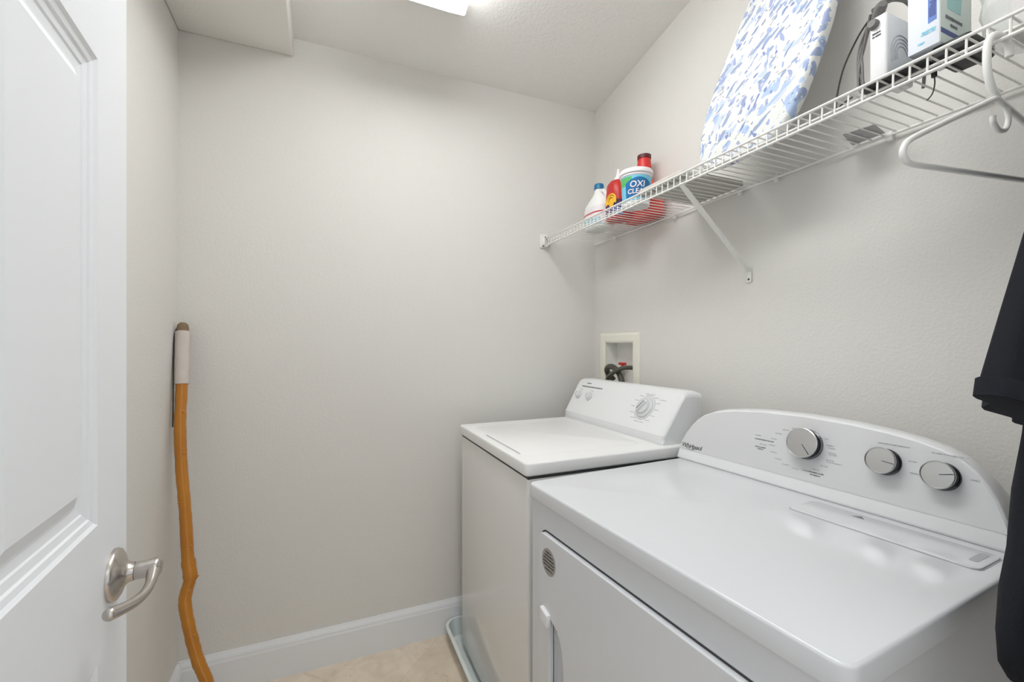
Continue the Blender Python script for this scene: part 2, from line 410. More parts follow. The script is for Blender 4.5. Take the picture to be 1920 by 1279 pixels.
# ------------------------------------------------------------------ ceiling light (fluorescent wrap fixture on the sloping ceiling)
cl_t = thing('ceiling_light', 'long bright white rectangular light fixture on the sloping ceiling', 'ceiling light', (0.316, 0.912, zc(0.912)))
cl_t.rotation_euler = (-math.atan(SL), 0, 0)
bm = NB(); box(bm, -0.146, 0.146, -0.614, 0.614, -0.028, -0.001); obj('housing', bm, M['plastic'], cl_t, bevel=0.003)
bm = NB()
prof = [(-0.144, -0.0285), (-0.144, -0.062), (-0.138, -0.074), (-0.08, -0.078), (0.08, -0.078), (0.138, -0.074), (0.144, -0.062), (0.144, -0.0285)]
loft(bm, [[(x, y, z) for x, z in prof] for y in (-0.61, 0.61)])
obj('diffuser', bm, M['lens'], cl_t)
for ye in (-0.6105, 0.6105):  # unseen caps added to keep the lens ends from lighting the ceiling
    bm = NB(); d_ = 0.003 if ye > 0 else -0.003
    loft(bm, [[(x*1.008, y, z-0.0006 if z < -0.05 else z) for x, z in prof] for y in (ye, ye+d_)])
    obj('end_baffle', bm, M['plastic'], cl_t)

# ------------------------------------------------------------------ drain pan under the washer
PX0, PX1, PY0, PY1 = 0.468, 1.235, 1.088, 1.860
bm = NB(); pw, ph = PX1-PX0, PY1-PY0; pcx, pcy = (PX0+PX1)/2, (PY0+PY1)/2
def pr(inset, z, rad=0.06): return [(x, y, z) for x, y in rrect(pw-2*inset, ph-2*inset, max(rad-inset, 0.01), 8, pcx, pcy)]
loft(bm, [pr(0.022, 0.001), pr(0.012, 0.055), pr(0.010, 0.062), pr(0.0, 0.063), pr(0.0, 0.070), pr(0.004, 0.072), pr(0.012, 0.071), pr(0.016, 0.055), pr(0.030, 0.006)])
tag(obj('washer_drain_pan', bm, M['pan'], smooth=True), 'shallow white plastic drain pan on the tile floor under the washer', 'drain pan')

# ------------------------------------------------------------------ washer
WX0, WX1, WY0, WY1 = 0.512, 1.205, 1.100, 1.758
wt = thing('washing_machine', 'older white top load washer in the far corner, with one large and two small knobs', 'washing machine', (0, 0, 0))
bm = NB(); box(bm, WX0+0.008, WX1-0.012, WY0+0.006, WY1-0.006, 0.03, 0.886); obj('cabinet', bm, M['enamel_side'], wt, bevel=0.009, seg=4)
bm = NB(); box(bm, WX0+0.010, WX1-0.016, WY0+0.008, WY1-0.011, 0.882, 0.893); obj('seam', bm, M['gap'], wt)
bm = NB(); box(bm, WX0, WX1, WY0, WY1, 0.892, 0.930)
bmesh.ops.bevel(bm, geom=[e for e in bm.edges if abs(e.verts[0].co.z-e.verts[1].co.z) > 0.01], offset=0.016, segments=6, affect='EDGES', profile=0.5)
obj('top_cover', bm, M['enamel_top'], wt, bevel=0.006, seg=4)
# lid: thin plate in the top with a shallow seam, finger notch in its front edge
bm = NB()
lidp = rrect(0.425, 0.50, 0.03, 6, 0.765, 1.425)
prism(bm, lidp, lambda x, y: (x, y, 0.9285), lambda x, y: (x, y, 0.9309))
obj('lid', bm, M['enamel_top'], wt, bevel=0.0015, seg=2)
bm = NB()
prism(bm, rrect(0.007, 0.30, 0.003, 4, 0.5425, 1.36), lambda x, y: (x, y, 0.9295), lambda x, y: (x, y, 0.9304))
obj('lid_grip', bm, M['ink_light'], wt)
for fx in (WX0+0.05, WX1-0.06):
    for fy in (WY0+0.05, WY1-0.05):
        bm = NB(); lathe(bm, [(0.022, 0.0065), (0.022, 0.014), (0.010, 0.018), (0.010, 0.032)], 16, Matrix.Translation((fx, fy, 0)))
        obj('foot', bm, M['black'], wt)
# console: sloping control panel
CY0, CY1 = 1.107, 1.766
def cprof(k):   # (x, z) profile; k shrinks it for the rounded ends
    P = [(1.018, 0.9305), (1.014, 0.945), (1.014, 0.961), (1.019, 0.968), (1.088, 1.086), (1.098, 1.099), (1.112, 1.105), (1.150, 1.105), (1.180, 1.097), (1.186, 1.085), (1.186, 0.9305)]
    return [(x if i in (0, 10) else x + (1.10-x)*k*0.5, z if i in (0, 10) else z - k*0.06*(z-0.93)/0.17) for i, (x, z) in enumerate(P)]
bm = NB()
rings = []
for y, k in ((CY0+0.034, 0.0),):
    pass
ends = [(0.0, 0.30), (0.003, 0.18), (0.009, 0.08), (0.018, 0.02), (0.03, 0.0)]
for dy, k in ends: rings.append([(x, CY0+dy+(0.020*(1-(z-0.93)/0.175) if True else 0), z) for x, z in cprof(k)])
for dy, k in reversed(ends): rings.append([(x, CY1-dy, z) for x, z in cprof(k)])
loft(bm, rings)
con = obj('control_panel', bm, M['plastic'], wt, smooth=True)
con.data.set_sharp_from_angle(angle=math.radians(14))
# frame on the sloping face: u along -y (screen left to right), v up the slope
sv = Vector((0.069, 0, 0.118)).normalized()
def WF(y, v, n=0.0):
    nn = Vector((-sv.z, 0, sv.x)); p = Vector((1.019, y, 0.968)) + sv*v + nn*n; return p
def wmat(y, v, n=0.0): return frame_m(WF(y, v, n), (0, -1, 0), sv)
def knob_dial(name, parent, y, v, R, big):
    m = wmat(y, v, 0.0)
    bm = NB()
    lathe(bm, [(R, 0.0), (R, 0.004), (R*0.96, 0.006), (R*0.72, 0.007), (R*0.70, 0.010), (R*0.66, 0.014 if big else 0.011), (0.0, 0.0145 if big else 0.0115)], 40, m)
    k = obj(name, bm, M['ring'], parent, smooth=True)
    bm = NB(); a = math.radians(32 if big else 8)
    g = m @ Matrix.Rotation(-a, 4, 'Z')
    h0, h1 = (0.012, 0.024) if big else (0.009, 0.019)
    pl = rrect(R*0.30, R*1.25, R*0.13, 5)
    prism(bm, pl, lambda x, y: g @ Vector((x, y, h0)), lambda x, y: g @ Vector((x*0.8, y*0.96, h1)))
    obj('grip', bm, M['plastic'], k, bevel=0.001, seg=2)
    bm = NB(); prism(bm, rrect(R*0.12, R*1.05, R*0.05, 3), lambda x, y: g @ Vector((x, y, h1-0.0002)), lambda x, y: g @ Vector((x, y, h1+0.0004)))
    obj('pointer', bm, M['ink'], k)
    return k
knob_dial('cycle_knob', wt, 1.262, 0.078, 0.040, True)
knob_dial('setting_knob', wt, 1.704, 0.078, 0.0185, False)
knob_dial('setting_knob', wt, 1.620, 0.078, 0.0185, False)

def dashes(name, parent, mtxf, specs, m, hgt=0.0024, seed=1):
    """tiny illegible printed words: rows of small glyph strokes. specs: (u, v, length) on a face; mtxf(u,v,n) gives a point"""
    rnd = random.Random(seed)
    for (u, v, ln) in specs:
        x = u - ln/2; bm = NB()
        while x < u + ln/2:
            wd = rnd.uniform(0.0011, 0.0019); hh = hgt*rnd.uniform(0.6, 1.0)
            pts = [(x, v-hh/2), (x+wd, v-hh/2), (x+wd, v+hh/2), (x, v+hh/2)]
            loft(bm, [[mtxf(a, b, 0.0001) for a, b in pts], [mtxf(a, b, 0.0004) for a, b in pts]])
            x += wd + rnd.choice((0.0003, 0.0004, 0.0012))
        obj(name, bm, m, parent)
wf = lambda u, v, n: WF(-u, v, n)
dashes('printed_title', wt, wf, [(-1.634, 0.122, 0.155)], M['ink'], 0.0065, 2)
dashes('printed_logo', wt, wf, [(-1.668, 0.139, 0.034)], M['ink_dark'], 0.0045, 3)
sp = []
for k in range(14):
    a = 2*PI*k/14
    sp.append((-1.262+0.062*math.cos(a), 0.076+0.056*math.sin(a), 0.022))
dashes('printed_cycle_text', wt, wf, sp+[(-1.704, 0.106, 0.02), (-1.62, 0.106, 0.02), (-1.19, 0.115, 0.03)], M['ink_light'], 0.003, 4)
bm = NB()
arc = [(0.047*math.cos(a), 0.047*math.sin(a)) for a in [math.radians(-150+260*k/30) for k in range(31)]]
wm = wmat(1.262, 0.078, 0.0006)
tube(bm, [wm @ Vector((x, y, 0)) for x, y in arc], 0.0010, 6); obj('printed_ring', bm, M['ink_light'], wt)

# ------------------------------------------------------------------ dryer (its own frame: x = depth towards the wall, y = -(distance along the front))
ANG = math.atan2(0.059, 0.998)
dt = thing('clothes_dryer', 'large white front load dryer in the foreground with three round silver knobs', 'dryer', (0.491, 1.044, 0), ANG)
DWD, DDP = 0.748, 0.705
bm = NB(); box(bm, 0.010, DDP-0.005, -DWD+0.008, -0.008, 0.022, 0.858); cab = obj('cabinet', bm, M['enamel'], dt, bevel=0.007, seg=3)
bm = NB(); box(bm, 0.014, DDP-0.01, -DWD+0.013, -0.013, 0.855, 0.864); obj('seam', bm, M['gap'], dt)
bm = NB(); box(bm, 0, DDP, -DWD, 0, 0.862, 0.900)
bmesh.ops.bevel(bm, geom=[e for e in bm.edges if abs(e.verts[0].co.z-e.verts[1].co.z) > 0.01], offset=0.020, segments=6, affect='EDGES', profile=0.5)
obj('top_cover', bm, M['enamel'], dt, bevel=0.0055, seg=4)
for fx in (0.05, 0.64):
    for fy in (-0.06, -0.69):
        bm = NB(); lathe(bm, [(0.02, 0.0), (0.02, 0.008), (0.009, 0.012), (0.009, 0.03)], 16, Matrix.Translation((fx, fy, 0)))
        obj('foot', bm, M['black'], dt)
# door
def FZ(a, z, n): return (0.010 - n, -a, z)          # on the cabinet front; n = out of the front
A0, A1, Z0, Z1 = 0.056, 0.692, 0.13, 0.796
bm = NB()
dp = rrect(A1-A0+0.008, Z1-Z0+0.008, 0.030, 8, (A0+A1)/2, (Z0+Z1)/2)
prism(bm, dp, lambda a, z: FZ(a, z, -0.002), lambda a, z: FZ(a, z, 0.0008)); dgap = obj('door_gap', bm, M['gap'], dt)
bm = NB()
dp = rrect(A1-A0, Z1-Z0, 0.026, 8, (A0+A1)/2, (Z0+Z1)/2)
prism(bm, dp, lambda a, z: FZ(a, z, -0.001), lambda a, z: FZ(a, z, 0.012))
ddoor = obj('door', bm, M['enamel'], dt)
bm = NB()
# finger recess: straight on the latch side, curving out to the other
cs = []
for k in range(17):
    z = 0.412 + (0.602-0.412)*k/16; t_ = (k/16-0.5)*2
    wdt = 0.058*math.sqrt(max(0.0, 1-abs(t_)**2.4)) + 0.002
    cs.append((z, wdt))
rings = []
for z, wd in cs:
    rings.append([FZ(0.111, z, 0.02), FZ(0.111, z, -0.010)] + [FZ(0.111+wd*j/6, z, -0.010-0.006*math.sin(PI*j/6)) for j in range(1, 7)] + [FZ(0.111+wd, z, 0.02)])
loft(bm, rings)
bmesh.ops.recalc_face_normals(bm, faces=bm.faces)
cm = bpy.data.meshes.new('cut'); bm.to_mesh(cm); bm.free(); cut = bpy.data.objects.new('cut', cm); sc.collection.objects.link(cut)
cut.parent = dt
bpy.context.view_layer.update()
cab.modifiers.clear(); cab.data.set_sharp_from_angle(angle=0.1)
apply_bool(cab, cut, False); apply_bool(dgap, cut, False); apply_bool(ddoor, cut)
md = ddoor.modifiers.new('bevel', 'BEVEL'); md.width = 0.004; md.segments = 3; md.limit_method = 'ANGLE'; md.angle_limit = math.radians(60)
for p in ddoor.data.polygons: p.use_smooth = False
bm = NB()
prism(bm, [(0.082, 0.620), (0.116, 0.612), (0.116, 0.582), (0.082, 0.590)], lambda a, z: FZ(a, z, 0.010), lambda a, z: FZ(a, z, 0.022))
obj('door_latch_tab', bm, M['plastic'], ddoor, bevel=0.002)
bm = NB(); st = [(0.109+0.0305*math.cos(2*PI*k/40), 0.736+0.0325*math.sin(2*PI*k/40)) for k in range(40)]
prism(bm, st, lambda a, z: FZ(a, z, 0.0115), lambda a, z: FZ(a, z, 0.0126)); stk = obj('round_sticker', bm, M['sticker'], ddoor)
stk['label'] = 'small round silver sticker with rows of dark print'
rows_ = [(0.758, 0.026), (0.750, 0.036), (0.742, 0.046), (0.734, 0.048), (0.726, 0.046), (0.717, 0.034)]
dashes('sticker_print', stk, lambda u, v, n: FZ(u, v, 0.0126+n), [(0.109, z, l) for z, l in rows_], M['ink_dark'], 0.0042, 5)
# lint screen lid in the top
bm = NB(); prism(bm, rrect(0.100, 0.306, 0.016, 5, 0.470, -0.572), lambda x, y: (x, y, 0.899), lambda x, y: (x, y, 0.9006)); obj('lint_lid_gap', bm, M['ink_light'], dt)
bm = NB(); prism(bm, rrect(0.096, 0.302, 0.014, 5, 0.470, -0.572), lambda x, y: (x, y, 0.8995), lambda x, y: (x, y, 0.9028)); ll = obj('lint_screen_lid', bm, M['enamel'], dt, bevel=0.0015, seg=2)
bm = NB(); prism(bm, [(0.492, -0.512), (0.507, -0.523), (0.492, -0.534)], lambda x, y: (x, y, 0.9027), lambda x, y: (x, y, 0.9031)); obj('printed_arrow', bm, M['ink'], ll)
bm = NB(); prism(bm, rrect(0.052, 0.012, 0.005, 4, 0.478, -0.706), lambda x, y: (x, y, 0.9027), lambda x, y: (x, y, 0.9032)); obj('lid_grip', bm, M['ink_light'], ll)
# console with the arched silver face
T15 = math.radians(15); B0 = 0.545
def KF(a, h, n=0.0):      # a along, h up the tilted face, n out of it
    return Vector((B0 + h*math.sin(T15) - n*math.cos(T15), -a, 0.9012 + h*math.cos(T15) + n*math.sin(T15)))
OUT = [(-0.004, 0.0), (-0.004, 0.025), (0.001, 0.055), (0.012, 0.082), (0.026, 0.106), (0.044, 0.129), (0.066, 0.147), (0.094, 0.160), (0.13, 0.170), (0.18, 0.178),
       (0.25, 0.185), (0.36, 0.1885)]
OUT = OUT + [(0.718-a, h) for a, h in reversed(OUT[:-1])]
bm = NB()
def ins(P, d):
    c = Vector((0.359, 0.08)); out = []
    n = len(P)
    for i, p in enumerate(P):
        a = Vector(P[i-1]); b = Vector(P[(i+1) % n]); t = (b-a).normalized(); nr = Vector((-t.y, t.x))
        if nr.dot(c-Vector(p)) < 0: nr = -nr
        q = Vector(p)+nr*d
        out.append((q.x, max(q.y, d if p[1] > 0 else 0)))
    return out
I1, I2 = ins(OUT, 0.0025), ins(OUT, 0.006)
bk = [Vector((0.660, -(0.359+(a-0.359)*0.97), 0.9012 + h*0.86)) for a, h in OUT]
mid = [Vector((KF(a, h).x+0.03, -a, KF(a, h).z+0.003*(h > 0))) for a, h in OUT]
loft(bm, [[KF(a, h, 0) for a, h in I2], [KF(a, h, -0.0005) for a, h in I1], [KF(a, h, -0.004) for a, h in OUT], mid, bk])
kc = obj('console', bm, M['plastic'], dt, smooth=True)
# silver face, starting above the lighter band
FI = [(a, h) for a, h in ins(OUT, 0.0045) if h > 0.034]
L0, L1 = FI[0], FI[-1]
FI = [(-0.0005, 0.031)] + [(0.0005, 0.040)] + FI + [(0.7175, 0.040), (0.7185, 0.031)]
bm = NB(); prism(bm, FI, lambda a, h: KF(a, h, -0.001), lambda a, h: KF(a, h, 0.0009)); kf = obj('control_face', bm, M['face'], dt)
kf['label'] = 'satin silver arched control face'
def kmat(a, h, n=0.0): return frame_m(KF(a, h, n), (0, -1, 0), (math.sin(T15), 0, math.cos(T15)))
for i, (a, h, rot) in enumerate(((0.376, 0.119, -140), (0.536, 0.114, -97), (0.628, 0.108, -75))):
    m = kmat(a, h, 0.0009); R = (0.036, 0.0275, 0.0265)[i]
    bm = NB(); lathe(bm, [(R*1.02, 0.0), (R*1.02, 0.003), (R*0.93, 0.005), (R*0.95, 0.020), (R, 0.024)], 48, m)
    k = obj('control_knob', bm, M['darkside'], dt, smooth=True)
    bm = NB(); lathe(bm, [(R, 0.0235), (R*1.0, 0.0265), (R*0.95, 0.0275), (R*0.92, 0.0268), (R*0.91, 0.0262), (0.0, 0.0268)], 48, m)
    obj('knob_face', bm, M['silver'], k, smooth=True)
    g = m @ Matrix.Rotation(math.radians(rot), 4, 'Z')
    bm = NB(); prism(bm, [(-0.0006, R*0.12), (0.0006, R*0.12), (0.0008, R*0.88), (-0.0008, R*0.88)], lambda x, y: g @ Vector((x, y, 0.0262)), lambda x, y: g @ Vector((x, y, 0.0273)))
    obj('pointer', bm, M['ink_dark'], k)
# lettering on the console
me = text_mesh('Whirlpool', 0.0195, kmat(0.007, 0.0385, 0.0011), shear=0.15, spacing=0.92, offset=0.0001)
link('brand_lettering', me, M['ink_dark'], kf)
bm = NB(); km = kmat(0.044, 0.043, 0.0012)
tube(bm, [km @ Vector((0.021*math.cos(a), 0.0085*math.sin(a), 0)) for a in [math.radians(-170+175*k/20) for k in range(21)]], 0.0006, 6)
obj('brand_ring', bm, M['ink_dark'], kf)
kfn = lambda u, v, n: KF(u, v, 0.0010+n)
sp = []
for k in range(18):
    a = 2*PI*k/18+0.1
    sp.append((0.362+0.062*math.cos(a)*1.15, 0.104+0.050*math.sin(a), 0.016))
dashes('printed_cycle_text', kf, kfn, sp+[(0.250, 0.118, 0.018), (0.255, 0.108, 0.018), (0.268, 0.096, 0.020), (0.43, 0.12, 0.016), (0.435, 0.105, 0.016), (0.44, 0.087, 0.030), (0.545, 0.152, 0.055), (0.580, 0.125, 0.014), (0.585, 0.102, 0.014), (0.635, 0.150, 0.055), (0.672, 0.112, 0.010)], M['ink_light'], 0.0030, 6)
dashes('printed_cycle_titles', kf, kfn, [(0.268, 0.108, 0.052), (0.262, 0.088, 0.030), (0.262, 0.083, 0.014), (0.405, 0.056, 0.034), (0.404, 0.050, 0.022)], M['ink'], 0.0034, 7)

# ------------------------------------------------------------------ outlet box in the right wall, hoses
ob = thing('washer_outlet_box', 'cream framed recessed outlet box in the right wall above the washer', 'outlet box', (XR, 1.68, 1.07))
def ring_frame(bm, x0, x1, oy0, oy1, oz0, oz1, iy0, iy1, iz0, iz1):
    box(bm, x0, x1, oy0, iy0, oz0, oz1); box(bm, x0, x1, iy1, oy1, oz0, oz1)
    box(bm, x0, x1, iy0, iy1, iz1, oz1); box(bm, x0, x1, iy0, iy1, oz0, iz0)
bm = NB()
def fr(x, o): return [(x, y, z) for y, z in ((1.531-1.68+o, 1.036-1.07+o), (1.829-1.68-o, 1.036-1.07+o), (1.829-1.68-o, 1.317-1.07-o), (1.531-1.68+o, 1.317-1.07-o))]
loft(bm, [fr(-0.0005, 0), fr(-0.006, 0.002), fr(-0.009, 0.012), fr(-0.009, 0.038), fr(-0.006, 0.046), fr(0.004, 0.0465), fr(-0.0005, 0.03)], cap=False)
obj('frame', bm, M['cream'], ob)
bm = NB(); y0, y1, z0, z1 = OB['y0']-1.68+0.001, OB['y1']-1.68-0.001, OB['z0']-1.07+0.001, OB['z1']-1.07-0.001
for b_ in ((0, 0.065, y0, y0+0.003, z0, z1), (0, 0.065, y1-0.003, y1, z0, z1), (0, 0.065, y0, y1, z0, z0+0.003), (0, 0.065, y0, y1, z1-0.003, z1), (0.062, 0.065, y0, y1, z0, z1)):
    box(bm, *b_)
obj('recess_tub', bm, M['box_in'], ob)
bm = NB(); lathe(bm, [(0.010, 0.0), (0.010, 0.03), (0.013, 0.032), (0.013, 0.05), (0.008, 0.052), (0.008, 0.075)], 16, Matrix.Translation((0.034, 0.022, 0.010)))
vb = obj('valve_body', bm, M['nickel'], ob, smooth=True)
bm = NB(); tube(bm, [(0.034, 0.022, 0.08), (0.034, 0.022, 0.099)], 0.006, 12); tube(bm, [(0.034, -0.001, 0.101), (0.034, 0.045, 0.101)], 0.0065, 12)
obj('valve_handle', bm, M['redcap'], vb)
def hose(name, pts, r, label, m, corr=0.0):
    p = smooth_path(pts, 10); bm = NB()
    tube(bm, p, [r*(1+corr*math.sin(i*2.4)) for i in range(len(p))], 14)
    return tag(obj(name, bm, m, smooth=True), label, 'hose')
hose('drain_hose', [(1.290, 1.762, 1.09), (1.262, 1.774, 1.128), (1.246, 1.748, 1.152), (1.243, 1.705, 1.157), (1.244, 1.660, 1.130), (1.240, 1.630, 1.08), (1.234, 1.610, 0.98), (1.234, 1.59, 0.5)], 0.013,
     'thick dark grey drain hose arching out of the outlet box to the left', M['hose'], 0.05)
hose('supply_hose', [(1.290, 1.600, 1.156), (1.238, 1.622, 1.156), (1.214, 1.668, 1.130), (1.210, 1.700, 1.100), (1.222, 1.700, 1.04), (1.232, 1.68, 0.9), (1.234, 1.66, 0.5)], 0.0095,
     'thinner dark grey supply hose crossing the opening of the outlet box on a diagonal', M['hose'])

# ------------------------------------------------------------------ wooden walking stick in the left corner
stt = thing('walking_stick', 'long crooked varnished orange wooden stick standing in the left corner', 'walking stick', (-0.27, 1.56, 0))
SO = Vector((-0.27, 1.56, 0))
SP = [(-0.452, 1.832, 1.306), (-0.446, 1.797, 1.128), (-0.444, 1.77, 0.989), (-0.433, 1.743, 0.853), (-0.417, 1.717, 0.72), (-0.404, 1.69, 0.591), (-0.394, 1.675, 0.525),
      (-0.402, 1.667, 0.483), (-0.403, 1.658, 0.447), (-0.384, 1.64, 0.361), (-0.361, 1.623, 0.283), (-0.336, 1.61, 0.22), (-0.30, 1.585, 0.10), (-0.272, 1.562, 0.004)]
SP = [Vector(p)-SO for p in SP]
full = smooth_path(SP, 8)
rnd = random.Random(3)
tape_end = 8
bm = NB(); pts = full[tape_end-1:]; tube(bm, pts, [0.0172 + 0.0008*rnd.uniform(-1, 1) + (0.0025 if 42 < i+tape_end < 50 else 0) for i in range(len(pts))], 14)
for (k, ang, ln) in ((49, 0.2, 0.022),):
    p = full[k]; tube(bm, [p, p+Vector((0.016, -0.004, 0.004)), p+Vector((0.024, -0.006, 0.010))], [0.009, 0.006, 0.002], 8)
for k in (13, 21, 30, 38, 55, 66, 72):
    p = full[k]; d = Vector((rnd.choice((-1, 1))*0.7, -0.7, 0)).normalized()
    tube(bm, [p+d*0.010, p+d*0.0175, p+d*0.0195], [0.007, 0.005, 0.002], 8)
obj('shaft', bm, M['stick'], stt, smooth=True)
bm = NB(); tube(bm, full[0:tape_end+1], [0.0215, 0.0218, 0.0212, 0.0217, 0.0211, 0.0216, 0.021, 0.0212, 0.0205], 18); o = obj('tape_wrap', bm, M['tape'], stt, smooth=True)
o['label'] = 'whitish cloth tape wrapped round the top'
bm = NB(); t = (full[0]-full[2]).normalized(); tube(bm, [full[0]-t*0.004, full[0]+t*0.012, full[0]+t*0.024, full[0]+t*0.031], [0.0175, 0.0175, 0.0155, 0.009], 14); obj('cut_end', bm, M['cutwood'], stt, smooth=True)
bm = NB(); tube(bm, smooth_path([full[0]+Vector((-0.010, 0, 0.022)), full[0]+Vector((-0.0215, -0.006, -0.01)), full[4]+Vector((-0.0235, -0.004, 0)), full[8]+Vector((-0.0225, -0.004, 0)), full[12]+Vector((-0.020, -0.004, 0)), full[16]+Vector((-0.019, -0.004, 0))], 6), 0.0022, 8); obj('cord', bm, M['cord'], stt, smooth=True)

# ------------------------------------------------------------------ wire shelf
ZD = 1.770; SX0, SX1 = 0.977, 1.252; SYE, SYS = 1.872, 0.0
sh = thing('wire_shelf', 'long white ventilated wire shelf on the right wall above the machines', 'shelf', (XR, 0.95, ZD))
off = Vector((-XR, -0.95, -ZD))
def T(p): return tuple(Vector(p)+off)
ys = [0.3199+0.0254*k for k in range(-12, 62) if 0.3199+0.0254*k < SYE-0.006]
bm = NB()
tube(bm, [(SX1-XR, 0, 0), (SX0-XR+0.002, 0, 0), (SX0-XR+0.0003, 0, -0.0006), (SX0-XR, 0, -0.003), (SX0-XR-0.0015, 0, -0.030)], 0.0018, 6)
wire0 = obj('deck_wire', bm, M['wire'], sh, smooth=True); wire0.location = (0, ys[0]-0.95, 0)
for y in ys[1:]:
    c = wire0.copy(); sc.collection.objects.link(c); c.parent = sh; c.location = (0, y-0.95, 0)
for nm, x, z, r in (('front_rail', SX0-0.0015, ZD+0.0005, 0.0030), ('lower_rail', SX0-0.003, ZD-0.0315, 0.0032), ('support_rail', 1.012, ZD-0.0042, 0.0030), ('back_rail', SX1-0.002, ZD-0.0045, 0.0034)):
    bm = NB(); tube(bm, [T((x, SYS, z)), T((x, SYE, z))], r, 10); obj(nm, bm, M['wire'], sh, smooth=True)
# end bracket on the back wall
bm = NB(); box(bm, *[c for c in (0.946-XR, 0.985-XR)], YB-0.95-0.006, YB-0.95-0.0005, 1.726-ZD, 1.792-ZD); box(bm, 0.957-XR, 0.988-XR, YB-0.95-0.024, YB-0.95-0.006, 1.730-ZD, 1.738-ZD); box(bm, 0.957-XR, 0.962-XR, YB-0.95-0.024, YB-0.95-0.006, 1.730-ZD, 1.775-ZD); box(bm, 0.983-XR, 0.988-XR, YB-0.95-0.024, YB-0.95-0.006, 1.730-ZD, 1.775-ZD)
eb = obj('end_bracket', bm, M['wire'], sh, bevel=0.0015, seg=2)
for dz in (0.008, -0.030):
    bm = NB(); lathe(bm, [(0.004, 0), (0.0035, 0.0015), (0.0, 0.002)], 12, frame_m((0.972-XR, YB-0.95-0.0062, dz), (1, 0, 0), (0, 0, 1))); obj('screw', bm, M['darkside'], eb)
# diagonal braces
def brace(y):
    bm = NB()
    P0 = Vector(T((SX0-0.002, y, ZD-0.034))); P1 = Vector(T((XR-0.012, y, 1.505))); P2 = Vector(T((XR-0.004, y, 1.496))); P3 = Vector(T((XR-0.003, y, 1.462)))
    def rg(p, d, w_, th):
        d = d.normalized(); s = Vector((0, 1, 0)); n = d.cross(s)
        return [tuple(p + s*w_*a + n*th*b) for a, b in ((-1, -1), (1, -1), (1, 1), (-1, 1))]
    dr = P1-P0
    loft(bm, [rg(P0-dr.normalized()*0.006, dr, 0.0075, 0.003), rg(P0+dr*0.03, dr, 0.0075, 0.003), rg(P0+dr*0.10, dr, 0.0062, 0.0055), rg(P0+dr*0.9, dr, 0.0062, 0.0055), rg(P1, dr, 0.008, 0.003), rg(P2, P3-P2, 0.009, 0.002), rg(P3, P3-P2, 0.009, 0.002)])
    b_ = obj('support_brace', bm, M['wire'], sh, bevel=0.0012, seg=2)
    bm = NB(); lathe(bm, [(0.0035, 0), (0.003, 0.0015), (0.0, 0.002)], 12, frame_m(T((XR-0.0055, y, 1.472)), (0, -1, 0), (0, 0, 1)) ); obj('screw', bm, M['darkside'], b_)
brace(0.9985); brace(0.06)
for y in (1.70, 1.32, 1.027, 0.90, 0.612, 0.26):
    bm = NB(); box(bm, -0.014, -0.0003, y-0.95-0.006, y-0.95+0.006, -0.018, 0.004); tube(bm, [(-0.011, y-0.95-0.007, -0.004), (-0.011, y-0.95+0.007, -0.004)], 0.0065, 10)
    obj('wall_clip', bm, M['wire'], sh, bevel=0.001, seg=2)

ZS = ZD + 0.0036          # top of the wires: what stands on the shelf
# ------------------------------------------------------------------ bleach jug
bj = thing('bleach_jug', 'white plastic bleach jug with a blue screw cap at the far end of the shelf', 'bottle', (1.125, 1.645, ZS))
bm = NB()
def ell(rx, ry, z, cx=0, cy=0, n=28, p=2.6):
    out = []
    for k in range(n):
        a = 2*PI*k/n; c_, s_ = math.cos(a), math.sin(a)
        out.append((cx + rx*math.copysign(abs(c_)**(2/p), c_), cy + ry*math.copysign(abs(s_)**(2/p), s_), z))
    return out
loft(bm, [ell(0.045, 0.068, 0.0), ell(0.050, 0.074, 0.006), ell(0.051, 0.076, 0.03), ell(0.051, 0.076, 0.085), ell(0.048, 0.072, 0.105), ell(0.040, 0.058, 0.125, p=2.3), ell(0.030, 0.040, 0.142, p=2.1), ell(0.023, 0.026, 0.158, p=2), ell(0.019, 0.019, 0.172, p=2), ell(0.0175, 0.0175, 0.186, p=2)])
obj('jug_body', bm, M['jug'], bj, smooth=True)
bm = NB(); tube(bm, smooth_path([(0, -0.018, 0.168), (0, -0.034, 0.166), (0, -0.052, 0.148), (0, -0.064, 0.120), (0, -0.066, 0.098)], 6), 0.0085, 12); obj('jug_handle', bm, M['jug'], bj, smooth=True)
bm = NB(); lathe(bm, [(0.0215, 0.180), (0.0215, 0.196), (0.020, 0.202), (0.0185, 0.2035), (0.0, 0.2035)], 28); obj('cap', bm, M['blue_cap'], bj, smooth=True)
def wrap_label(name, parent, m, z0, z1, a0, a1, rx, ry, p=2.6, push=0.0006, n=14):
    bm = NB(); r = []
    for z in (z0, z1):
        row = []
        for k in range(n+1):
            a = math.radians(a0+(a1-a0)*k/n); c_, s_ = math.cos(a), math.sin(a)
            row.append(((rx+push)*math.copysign(abs(c_)**(2/p), c_), (ry+push)*math.copysign(abs(s_)**(2/p), s_), z))
        r.append(row)
    loft(bm, r, cap=False, closed=False)
    return obj(name, bm, m, parent, smooth=True)
wrap_label('label', bj, M['label_w'], 0.012, 0.092, 105, 255, 0.051, 0.076)
wrap_label('label_stripe', bj, M['label_r'], 0.062, 0.068, 130, 250, 0.051, 0.076, push=0.0010)
wrap_label('label_patch', bj, M['label_b'], 0.014, 0.072, 108, 140, 0.051, 0.076, push=0.0012)
wrap_label('label_band', bj, M['label_lb'], 0.012, 0.040, 140, 235, 0.051, 0.076, push=0.0010)

